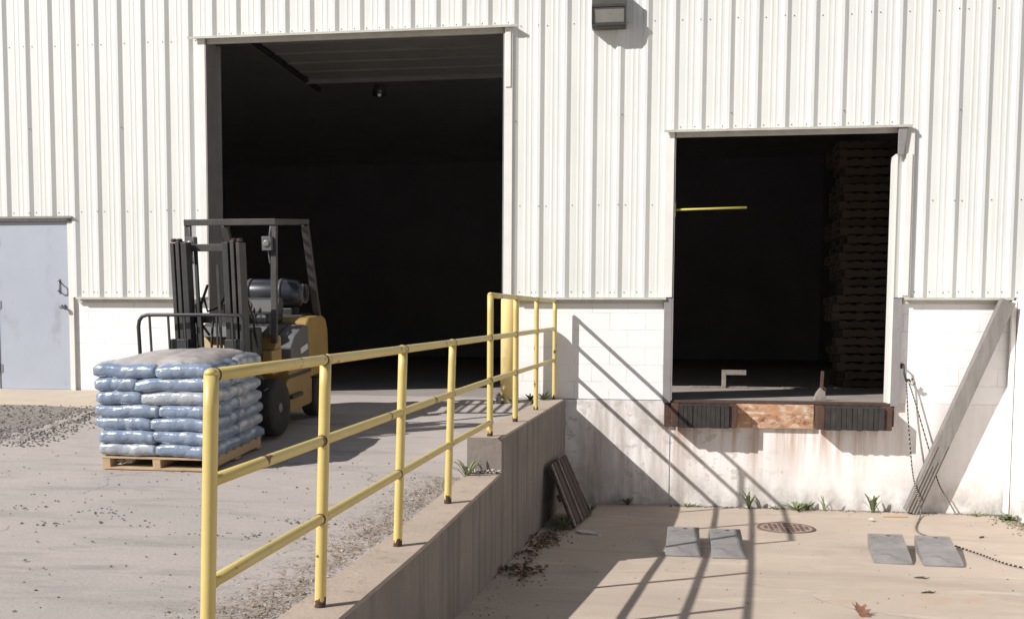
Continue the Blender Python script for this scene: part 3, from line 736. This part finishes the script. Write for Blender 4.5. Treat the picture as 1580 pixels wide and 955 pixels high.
for x in (-.475, -.30, -.15, .0, .15, .29):
    b = B(); b.bx(x-.008, x+.008, -.528, -.512, .43, 1.165); fpart('upright_bar', b, 'dark', 0, LB)
for x in (-.36, .20):
    b = B(); b.prism([(-.515, .60), (-.515, .055), (-1.38, .072), (-1.40, .080), (-1.38, .086), (-.56, .098), (-.555, .60)], 'X', x-.05, x+.05); fpart('fork', b, 'mast', .003)
# overhead guard
b = B()
for s in (-1, 1):
    b.bar((s*.425, .20, 1.985), (s*.425, 1.08, 2.005), .05, .055, (1, 0, 0))
    b.bar((s*.425, .215, 1.96), (s*.415, .13, .86), .045, .055, (1, 0, 0)); b.bar((s*.425, 1.05, 1.97), (s*.42, 1.34, 1.03), .05, .07, (1, 0, 0))
b.bx(-.45, .45, .18, .235, 1.955, 2.012); b.bx(-.45, .45, 1.055, 1.11, 1.975, 2.03)
for k in range(6): x = -.33+.132*k; b.bar((x, .23, 1.985), (x, 1.06, 2.003), .03, .028, (1, 0, 0))
pieces('overhead_guard', b, 'mast', FK, .004)
for s in (-1, 1):
    b = B(); b.bx(s*.375-.045, s*.375+.045, .13, .20, 1.72, 1.85); b.tube([(s*.39, .18, 1.85), (s*.40, .20, 1.95)], .01, 8); b.tube([(s*.375, .17, 1.72), (s*.38, .19, 1.60)], .008, 8); H_ = fpart('headlight', b, 'fgrey', .008)
    b = B(); b.lathe([(.034, .131), (.034, .124), (.02, .12)], (s*.375, 0, 1.785), 'Y', 14); fpart('lens', b, 'lens', 0, H_)
b = B(); b.bx(-.23, .23, .48, .88, 1.00, 1.11); b.prism([(.80, 1.08), (.90, 1.06), (.95, 1.24), (.88, 1.26)], 'X', -.22, .22); fpart('seat', b, 'vinyl', .035)
b = B(); b.prism([(.06, .92), (.22, .92), (.22, 1.04), (.12, 1.02)], 'X', -.30, .36); b.tube([(-.05, .16, 1.0), (-.05, .34, 1.16)], .022, 10); fpart('dashboard', b, 'dark', .01)
b = B(); cs = [Vector((-.05+.155*math.cos(a), .345+.155*math.sin(a)*.72, 1.17+.155*math.sin(a)*.55)) for a in [2*PI*k/24 for k in range(25)]]; b.tube(cs, .014, 8); b.bar((-.2, .345, 1.17), (.1, .345, 1.17), .02, .012); fpart('steering_wheel', b, 'dark')
b = B(); b.lathe([(.03, -.335), (.09, -.325), (.135, -.285), (.15, -.23), (.15, .23), (.135, .285), (.09, .325), (.03, .335)], (-.02, 1.24, 1.275), 'X', 28); TK = fpart('gas_tank', b, 'tank')
for x in (-.22, .12):
    b = B(); b.lathe([(.1515, -.018), (.157, -.017), (.157, .017), (.1515, .018)], (-.02+x, 1.24, 1.275), 'X', 28); fpart('tank_strap', b, 'dark', 0, TK)
b = B(); b.lathe([(.10, .285), (.10, .36), (.085, .36), (.085, .30)], (-.02, 1.24, 1.275), 'X', 20); fpart('tank_collar', b, 'fgrey', 0, TK)
b = B(); b.lathe([(.10, -.36), (.10, -.285)], (-.02, 1.24, 1.275), 'X', 20); fpart('tank_collar', b, 'fgrey', 0, TK)
b = B(); b.bx(-.26, .22, 1.13, 1.35, 1.05, 1.13); fpart('tank_bracket', b, 'dark', .01)
b = B(); b.bx(.4735, .4765, .30, .93, .50, .535); fpart('decal_stripe', b, 'dark')
b = B(); b.prism([(.33, .30), (.62, .30), (.62, .34), (.33, .34)], 'X', .44, .50); fpart('step', b, 'dark', .006)
b = B(); b.tube([(.30, -.30, 1.50), (.36, -.22, 1.1), (.34, -.1, .85), (.30, .05, .8)], .010, 8); b.tube([(-.22, -.30, 1.50), (-.30, -.22, 1.1), (-.28, -.1, .85), (-.24, .05, .8)], .010, 8); pieces('hydraulic_hose', b, 'rubber', FK)
b = B(); b.bx(.08, .34, -.20, .04, .60, 1.02); fpart('valve_block', b, 'dark', .02)
for x in (.16, .22, .28): 
    b = B(); b.tube([(x, .20, .98), (x, .14, 1.16)], .007, 8); b.lathe([(.016, 1.15), (.018, 1.17), (.012, 1.19)], (x, .137, 0), 'Z', 10); fpart('lever', b, 'dark')

# ------------------------------------------------------------------ dock odds and ends
def ramp_pair(pts_l, label, skew):
    """one wheel riser: a folded grey plate, high at the back, with side skirts"""
    (fx0, fy), (fx1, _), (bx0, by), (bx1, _) = pts_l
    zf = pit(fy); zb = pit(by)
    n = 1; o_c = Vector(((fx0+fx1+bx0+bx1)/4, (fy+by)/2, (zf+zb)/2))
    b = B(); H = .115; k = .16
    def P(x, y, z): return b.bm.verts.new(Vector((x, y, z))-o_c)
    mx0 = fx0+(bx0-fx0)*k; mx1 = fx1+(bx1-fx1)*k; my = fy+(by-fy)*k; zm = pit(my)
    top = [P(fx0, fy, zf+.018), P(fx1, fy, zf+.018), P(mx1, my, zm+.045), P(mx0, my, zm+.045), P(bx1, by, zb+H), P(bx0, by, zb+H)]
    b.face([top[0], top[1], top[2], top[3]]); b.face([top[3], top[2], top[4], top[5]])
    bot = [P(fx0, fy, zf+.002), P(fx1, fy, zf+.002), P(mx1, my, zm+.002), P(mx0, my, zm+.002)]
    b.face([bot[0], bot[1], top[1], top[0]])
    for s in (0, 1):
        i0, i1, i2 = (0, 3, 5) if s == 0 else (1, 2, 4); xb = (bx0, bx1)[s]
        e = P(xb, by, zb+.045); g = P(((mx0, mx1)[s]*.35+xb*.65), my*.35+by*.65, pit(my*.35+by*.65)+.002)
        b.face([bot[i0 if i0 < 2 else 0], top[i0], top[i1], bot[i1]]); b.face([bot[i1], top[i1], top[i2], e, g])
    o = obj('wheel_ramp', b, 'chock', bevel=.004); o.location = o_c
    md = o.modifiers.new('solid', 'SOLIDIFY'); md.thickness = .012; md.offset = -1
    q = Vector(((bx0*.45+bx1*.55), by-.06, zb+H-.006))-o_c
    h_ = B(); h_.lathe([(.022, .0), (.022, .004)], q, 'Z', 14); obj('lifting_hole', h_, 'dark', o)
    tag(o, label, 'ramp', 'grey wedge ramps on the dock floor')
ramp_pair([(8.125, -3.16), (8.425, -3.15), (8.155, -2.25), (8.445, -2.25)], 'left grey wedge ramp of the pair nearer the retaining wall', 0)
ramp_pair([(8.515, -3.19), (8.80, -3.19), (8.545, -2.28), (8.82, -2.28)], 'right grey wedge ramp of the pair nearer the retaining wall', 0)
ramp_pair([(9.83, -3.17), (10.135, -3.20), (9.955, -2.27), (10.26, -2.30)], 'left grey wedge ramp of the pair nearer the leaning plank', 0)
ramp_pair([(10.215, -3.19), (10.53, -3.20), (10.355, -2.30), (10.66, -2.33)], 'right grey wedge ramp of the pair nearer the leaning plank', 0)

# manhole cover
t = thing('manhole_cover', 'round rusty iron manhole cover set in the dock floor', 'manhole cover', (9.34, -1.42, pit(-1.42)+.004))
b = B(); b.lathe([(.285, 0), (.285, .010), (.262, .012), (.255, .007)], seg=40); obj('rim', b, 'iron', t)
b = B(); b.lathe([(.254, .001), (.254, .009)], seg=40)
for i in range(-4, 5):
    for j in range(-4, 5):
        b.mi = 1
        if math.hypot(i, j) < 4.4 and (i, j) not in ((0, 0), (2, 1), (-2, -2)): b.bx(i*.05-.016, i*.05+.016, j*.05-.016, j*.05+.016, .009, .015)
obj('lid', b, ['ironpale', 'iron'], t)

# leaning wooden skid
SKL = Vector((7.2, -1.4, -1.18))
t = thing('broken_skid', 'dark weathered slatted wooden skid leaning on the retaining wall', 'skid', SKL)
TL, TR, BL, BR = Vector((6.950, -1.80, -.565)), Vector((6.992, -.62, -.60)), Vector((7.215, -1.98, pit(-1.98)+.004)), Vector((7.315, -.97, pit(-.97)+.004))
def panel(f0, f1, g0, g1, n0, n1):
    """slab on the leaning surface: f across (left to right), g down, n out of the surface"""
    nrm = ((BL-TL).cross(TR-TL)).normalized()
    if nrm.x < 0: nrm = -nrm
    b = B(); P = lambda f, g, n: b.bm.verts.new(TL.lerp(TR, f).lerp(BL.lerp(BR, f), g) + nrm*n - SKL)
    V = [P(f, g, n) for n in (n0, n1) for f, g in ((f0, g0), (f1, g0), (f1, g1), (f0, g1))]
    for q in ((3, 2, 1, 0), (4, 5, 6, 7), (0, 1, 5, 4), (1, 2, 6, 5), (2, 3, 7, 6), (3, 0, 4, 7)): b.face([V[i] for i in q])
    return b
for i in range(5):
    f0, f1 = i/5+.012, (i+1)/5-.012
    obj('slat', panel(f0, f1, .0+rnd(-.01, .02), 1-.02*(i % 2), .022+rnd(0, .004), .046), 'oldwood', t, .003)
    if i in (0, 2, 4): obj('edge_strip', panel(f0+(.0 if i < 4 else .15), f0+.035+(.0 if i < 4 else .15), .01, .985, .047, .062), 'oldedge', t, .002)
for g in (.12, .52, .88): obj('crosspiece', panel(.01, .99, g-.05, g+.05, -.01 if g > .2 else .0, .020), 'oldwood', t, .003)

# grey plank leaning in the wall corner
t = thing('leaning_plank', 'long grey weathered plank leaning diagonally against the white wall', 'plank', (10.89, -.15, -1.21))
a = Vector((10.85, -.085, -1.20)); c = Vector((11.775, -.112, 1.135))
b = B(); st = 10
d = (c-a).normalized(); yv = Vector((0, 1, 0)); yv = (yv-d*yv.dot(d)).normalized(); xv = d.cross(yv)
rows = []
for k in range(st+1):
    p = a.lerp(c, k/st)-t.location; wd = .074; th = .062
    rows.append([b.bm.verts.new(p+xv*sx*wd+yv*sy*th) for sx, sy in ((-1, -1), (1, -1), (1, 1), (-1, 1))])
for q0, q1 in zip(rows, rows[1:]):
    for k in range(4): b.face([q0[k], q0[(k+1) % 4], q1[(k+1) % 4], q1[k]])
b.face(rows[0]); b.face(rows[-1]); obj('board', b, 'greywood', t, .004)
for k in range(4):
    b = B(); p = a-t.location+xv*(-.05+.033*k) - yv*.066; b.bar(p+d*.0, p+d*rnd(.55, .85), .012, .014, (1, 0, 0)); obj('split_strip', b, 'oldedge' if k % 2 else 'greywood', t, .002)

# rope with hook
def cat(pts, n=10):
    out = []
    for i in range(len(pts)-1):
        p0, p1, p2, p3 = [Vector(pts[max(0, min(len(pts)-1, j))]) for j in (i-1, i, i+1, i+2)]
        for k in range(n):
            u = k/n; out.append(.5*((2*p1)+(p2-p0)*u+(2*p0-5*p1+4*p2-p3)*u*u+(3*p1-p0-3*p2+p3)*u**3))
    return out+[Vector(pts[-1])]
t = thing('rope', 'black and white rope hanging from a wall hook and trailing over the floor', 'rope', (10.78, -.06, .25))
def rp(pts, n=14):
    L = [p-t.location for p in cat(pts, n)]; b = B(); b.tube(L, .0075, 7, True, [0, 1, 0]); obj('strand', b, ['ropeA', 'ropeB'], t)
pz = lambda x, y: (x, y, pit(y)+.012)
rp([(10.77, -.055, .27), (10.80, -.075, -.2), (10.85, -.13, -.75), (10.90, -.23, -1.04), (10.90, -.32, -1.19), pz(10.62, -1.3), pz(10.68, -1.85), pz(10.83, -2.55), pz(10.98, -3.15), pz(11.5, -3.5)], 36)
rp([(10.785, -.055, .27), (10.88, -.045, 0), (11.03, -.04, -.48), (11.15, -.04, -.87), (11.25, -.045, -1.05), (11.33, -.07, -1.20)], 30)
b = B(); q = t.location; b.tube([Vector(v)-q for v in ((10.735, .03, .42), (10.735, -.05, .42), (10.745, -.06, .33), (10.765, -.065, .26), (10.81, -.06, .25), (10.835, -.055, .285))], .012, 8); b.lathe([(.03, .03), (.03, .02)], Vector((10.735, 0, .42))-q, 'Y', 12); obj('hook', b, 'dark', t)
b = B(); b.tube([Vector(v)-q for v in ((10.76, -.07, .275), (10.80, -.09, .27), (10.86, -.07, .24), (10.84, -.06, .21), (10.78, -.08, .25))], .0095, 8, True, [0, 1]); obj('knot', b, ['ropeA', 'ropeB'], t)

# weeds
def weed(loc, n, h, spread, mat_, label, wd=.018, droop=.5, lean=(0, 0)):
    b = B()
    for i in range(n):
        a = 2*PI*i/n+rnd(-.4, .4); L = h*rnd(.55, 1.05); s_ = spread*rnd(.5, 1.2); base = Vector((rnd(-.012, .012), rnd(-.012, .012), -.01))
        dirv = Vector((math.cos(a), math.sin(a)*.8, 0)); sd = Vector((-math.sin(a), math.cos(a), 0)); pv = None; K = 6
        for k in range(K+1):
            f = k/K; p = base + dirv*(s_*f**1.4) + Vector((lean[0]*f, lean[1]*f, L*(f-droop*.55*f**2.6)))
            p.y = min(p.y, (.010-loc[1]) if loc[1] > -.3 else 9)
            ww = wd*(.35+1.5*f)*(1-f)**.55*rnd(.9, 1.1)+.0007
            v = [b.bm.verts.new(p-sd*ww), b.bm.verts.new(p+Vector((0, 0, -ww*.35))), b.bm.verts.new(p+sd*ww)]
            if pv: b.face([pv[0], pv[1], v[1], v[0]], True); b.face([pv[1], pv[2], v[2], v[1]], True)
            pv = v
    o = obj('weed', b, mat_, recalc=False); o.location = loc; tag(o, label, 'weed'); return o
zf = pit(0)
weed((9.095, -.09, zf), 11, .30, .13, 'leaf', 'tall broad leafed green weed below the left dock bumper', .017, .5)
weed((10.45, -.09, zf), 10, .30, .12, 'leaf', 'tall broad leafed green weed left of the leaning plank', .017, .55)
weed((9.92, -.08, zf), 9, .25, .12, 'leafpale', 'thin pale grassy weed between the two tall weeds', .007, .4)
weed((9.62, -.10, zf), 30, .14, .22, 'leafpale', 'low spreading pale weed clump right of the first tall weed', .012, .5)
weed((9.74, -.08, zf), 18, .16, .13, 'leaf', 'small dark green weed tuft beside the low pale clump', .012, .5)
weed((9.38, -.07, zf), 9, .07, .09, 'leaf', 'tiny weed sprout at the wall foot near manhole cover', .010, .5)
weed((8.40, -.07, zf), 11, .09, .14, 'leafpale', 'low weed at the wall foot beside the shadow edge', .010, .5)
weed((8.50, -.06, zf), 7, .06, .10, 'leaf', 'tiny green sprout next to the low weed by the shadow', .009, .5)
weed((7.72, -.06, zf), 16, .12, .10, 'leaf', 'dark bushy weed in the shaded corner of the dock wall', .012, .3)
weed((7.33, -.95, pit(-.95)), 26, .20, .16, 'leaf', 'grass tuft growing at the right foot of the leaning skid', .006, .5)
weed((7.16, -2.02, pit(-2.0)), 24, .22, .15, 'leaf', 'dark grass tuft under the left side of the leaning skid', .006, .4)
weed((6.615, -4.22, gr(-4.2)), 13, .26, .20, 'leafpale', 'arching long bladed plant beside the concrete kerb step', .010, .75)
weed((6.74, -.22, gr(-.2)), 18, .16, .14, 'leaf', 'bushy weed between bollard and wall at the railing end', .012, .4)
weed((6.58, -.15, gr(-.1)), 14, .10, .12, 'leaf', 'small weed at the wall foot right behind the bollard', .012, .4)
weed((11.80, -.35, pit(-.3)), 24, .12, .22, 'leaf', 'low weed mat in the right corner of the dock', .011, .6)
weed((11.55, -.10, zf), 14, .07, .16, 'leafpale', 'small pale weed at the wall foot right of the plank', .009, .5)
b = B()
for k in range(700):                                    # moss and dirt line along the wall foot
    x = rnd(8.2, 11.9); y = -abs(R.gauss(.0, .05))-.0; b.mi = R.choice((0, 0, 1, 2)); b.rock((x, y, pit(y)+.004), rnd(.004, .014))
for k in range(350):
    x = 11.88-abs(R.gauss(0, .12)); y = rnd(-1.6, -.02); b.mi = R.choice((0, 1, 2)); b.rock((x, y, pit(y)+.004), rnd(.005, .018))
tag(obj('wall_foot_dirt', b, ['darkstone', 'leaf', 'straw'], recalc=False), 'dirt and moss crumbs along the foot of the dock wall', None, None, 'stuff')

# leaf litter
b = B()
def leafbit(x, y, z, s):
    a = rnd(0, 6.3); t1 = Vector((math.cos(a), math.sin(a), rnd(-.5, .5)))*s; t2 = Vector((-math.sin(a), math.cos(a), rnd(-.6, .6)))*s*.55; p = Vector((x, y, z))
    vs = [b.bm.verts.new(v) for v in (p-t1, p+t2+Vector((0, 0, s*.2)), p+t1, p-t2+Vector((0, 0, s*.25)))]; b.face(vs)
for cx, cy, sx, sy, n in ((7.02, -4.15, .09, .24, 150), (7.05, -2.55, .09, .42, 190), (7.0, -3.3, .05, .6, 110)):
    for k in range(n):
        y = cy+R.gauss(0, sy*.6); x = max(XO(y)+.01, cx+R.gauss(0, sx)); b.mi = R.choice((0, 0, 1)); leafbit(x, y, pit(y)+rnd(.005, .05)*(1 if abs(y-cy) < sy*.5 else .4), rnd(.012, .032))
tag(obj('leaf_litter', b, ['leafdead', 'rust'], recalc=False), 'brown leaf litter heaped along the foot of the retaining wall', None, None, 'stuff')
b = B()
for k in range(420):
    y = rnd(-8, -.3); x = rnd(7.1, 11.7) if k % 3 else XO(y)+.03+abs(R.gauss(0, .35)); b.mi = R.choice((0, 1)); r = rnd(.003, .010); b.rock((x, y, pit(y)+r*.3), r)
tag(obj('dock_grit', b, ['darkstone', 'stone'], recalc=False), 'small dark grit scattered over the dock floor', None, None, 'stuff')
# dead oak leaf in the foreground, curled, with lobes
b = B(); lf = Vector((9.355, -5.12, pit(-5.12)+.012))
ol = [(0, -.075), (.012, -.03), (.045, -.035), (.03, -.005), (.062, .012), (.032, .028), (.05, .06), (.018, .055), (0, .095), (-.018, .055), (-.05, .065), (-.032, .028), (-.06, .015), (-.03, -.005), (-.042, -.035), (-.012, -.03)]
cv = b.bm.verts.new((0, .01, .006)); vs = [b.bm.verts.new((x, y, .030*(abs(x)/.06)**1.5+.022*max(0, y)/.09)) for x, y in ol]
for i in range(len(vs)): b.face([cv, vs[i], vs[(i+1) % len(vs)]], True)
b.tube([(0, -.07, .003), (.01, -.11, .012), (.03, -.14, .02)], .002, 6)
o = obj('dead_leaf', b, 'leafpink', recalc=False); o.location = lf; o.rotation_euler = (.45, .1, .4); o.scale = (1.05, 1.05, 1.05)
tag(o, 'curled brown oak leaf lying alone in the foreground', 'leaf')
def smalltwig(loc, rz, label):
    b = B(); b.tube([(-.05, 0, 0), (-.01, .006, .004), (.03, -.004, .002), (.06, .006, .006)], [.004, .006, .005, .002], 6); b.tube([(0, 0, .004), (.02, .025, .008)], .003, 6)
    for k in range(5): b.rock((rnd(-.03, .03), rnd(-.015, .015), .006), rnd(.006, .012))
    o = obj('twig', b, 'oldwood'); o.location = loc; o.rotation_euler = (0, 0, rz); tag(o, label, 'twig')
smalltwig((9.97, -4.30, pit(-4.3)+.006), .2, 'small dark twig with crumbs in the open right foreground')
smalltwig((10.06, -3.75, pit(-3.75)+.006), -.2, 'tiny dark twig behind the foreground twig, nearer the ramps')
smalltwig((11.15, -1.6, pit(-1.6)+.006), .9, 'brown twig on the floor near the dock corner')
# white scrap and chips
b = B(); b.prism([(-.13, -.02), (-.06, -.05), (.05, -.045), (.12, -.03), (.14, .0), (.03, .04), (-.07, .05)], 'Z', 0, .022)
o = obj('concrete_scrap', b, 'whitestone', bevel=.006); o.location = (7.40, -2.15, pit(-2.15)+.003); o.rotation_euler = (.03, .05, -.35); tag(o, 'flat pale concrete scrap on the floor by the leaning skid', 'scrap')
b = B(); b.rock((0, 0, .02), .05, .5); o = obj('stone', b, 'whitestone', bevel=.004); o.location = (10.30, -.75, pit(-.75)); tag(o, 'single pale stone on the floor in front of the tall right weed', 'stone')
b = B(); b.bar((-.13, 0, .012), (.13, .01, .012), .03, .018); o = obj('wood_splinter', b, 'wood', bevel=.003); o.location = (10.62, -.38, pit(-.38)); tag(o, 'short pale wood splinter at the foot of the leaning plank', 'splinter')
# twig with dry leaves
# ------------------------------------------------------------------ things inside the dark doorways
b = B(); b.tube([(8.206, .03, 2.170), (8.60, .028, 2.178), (9.005, .028, 2.188)], .0125, 10)
b.bx(8.2055, 8.214, .0, .07, 2.09, 2.25)
ba = obj('barrier_bar', b, 'barrier'); tag(ba, 'thin yellow bar reaching across the left part of the dock doorway', 'bar')
t = thing('rusty_lever', 'rusty upright steel lever on a block at the dock sill', 'lever', (9.91, .34, .002))
b = B(); b.prism([(-.08, 0), (.06, 0), (.05, .10), (.0, .15), (-.045, .09)], 'Y', -.05, .05); obj('base_block', b, 'oldedge', t, .006)
b = B(); b.bar((.01, 0, .10), (.02, 0, .34), .035, .03, (0, 1, 0)); b.tube([(.02, -.02, .16), (.05, -.03, .14), (.055, -.03, .07)], .008, 8); obj('handle', b, 'rust', t, .004)
t = thing('bracket', 'small sunlit wooden bracket standing on the warehouse floor inside the dock doorway', 'bracket', (8.98, 3.0, 0))
b = B(); b.bx(-.03, .03, -.03, .03, 0, .26); obj('upright', b, 'oldedge', t, .003)
b = B(); b.bx(.031, .31, -.03, .03, .19, .26); obj('arm', b, 'oldedge', t, .003)
for (x0, x1, y, lab) in ((8.50, 9.32, 3.05, 'long pale board lying on the warehouse floor below the small bracket'), (9.80, 10.50, 3.0, 'pale board lying on the warehouse floor behind the rusty lever')):
    b = B(); b.bx(-(x1-x0)/2, (x1-x0)/2, -.05, .05, .0, .022); o = obj('loose_board', b, 'oldedge', bevel=.003); o.location = ((x0+x1)/2, y, .002); o.rotation_euler = (0, 0, .02); tag(o, lab, 'board')
def simple_pallet():
    b = B()
    for y in (-.46, 0, .46): b.bx(-.55, .55, y-.03, y+.03, .016, .10)
    for z, n in ((.10, 7), (0, 4)):
        for i in range(n): x = -.5+1.0*i/(n-1); b.bx(x-.05, x+.05, -.5, .5, z, z+.016)
    return obj('stacked_pallet', b, 'brownwood')
p0 = simple_pallet()
for k in range(29):
    o = p0 if k == 0 else p0.copy()
    if k: C.objects.link(o)
    o.location = (11.20+rnd(-.08, .08), 4.05+rnd(-.06, .06), .002+k*.1225); o.rotation_euler = (0, 0, rnd(-.10, .10))
    tag(o, 'brown wooden pallet in the tall stack just inside the dock doorway', 'pallet', 'stacked pallets inside the dock doorway')
t = thing('hanging_lamp', 'dim hanging lamp inside the dark tall doorway', 'hanging lamp', (2.21, 9.0, 5.70))
b = B(); b.lathe([(.03, .42), (.05, .36), (.14, .10), (.15, .0), (.13, .0), (.04, .3)], seg=20); obj('lamp_shade', b, 'steel', t)
b = B(); b.lathe([(.015, .12), (.035, .07), (.04, .02), (.02, -.02)], seg=14); obj('bulb', b, 'bulb', t)
b = B(); b.tube([(0, 0, .42), (0, 0, .80)], .008, 6); obj('cord', b, 'dark', t)
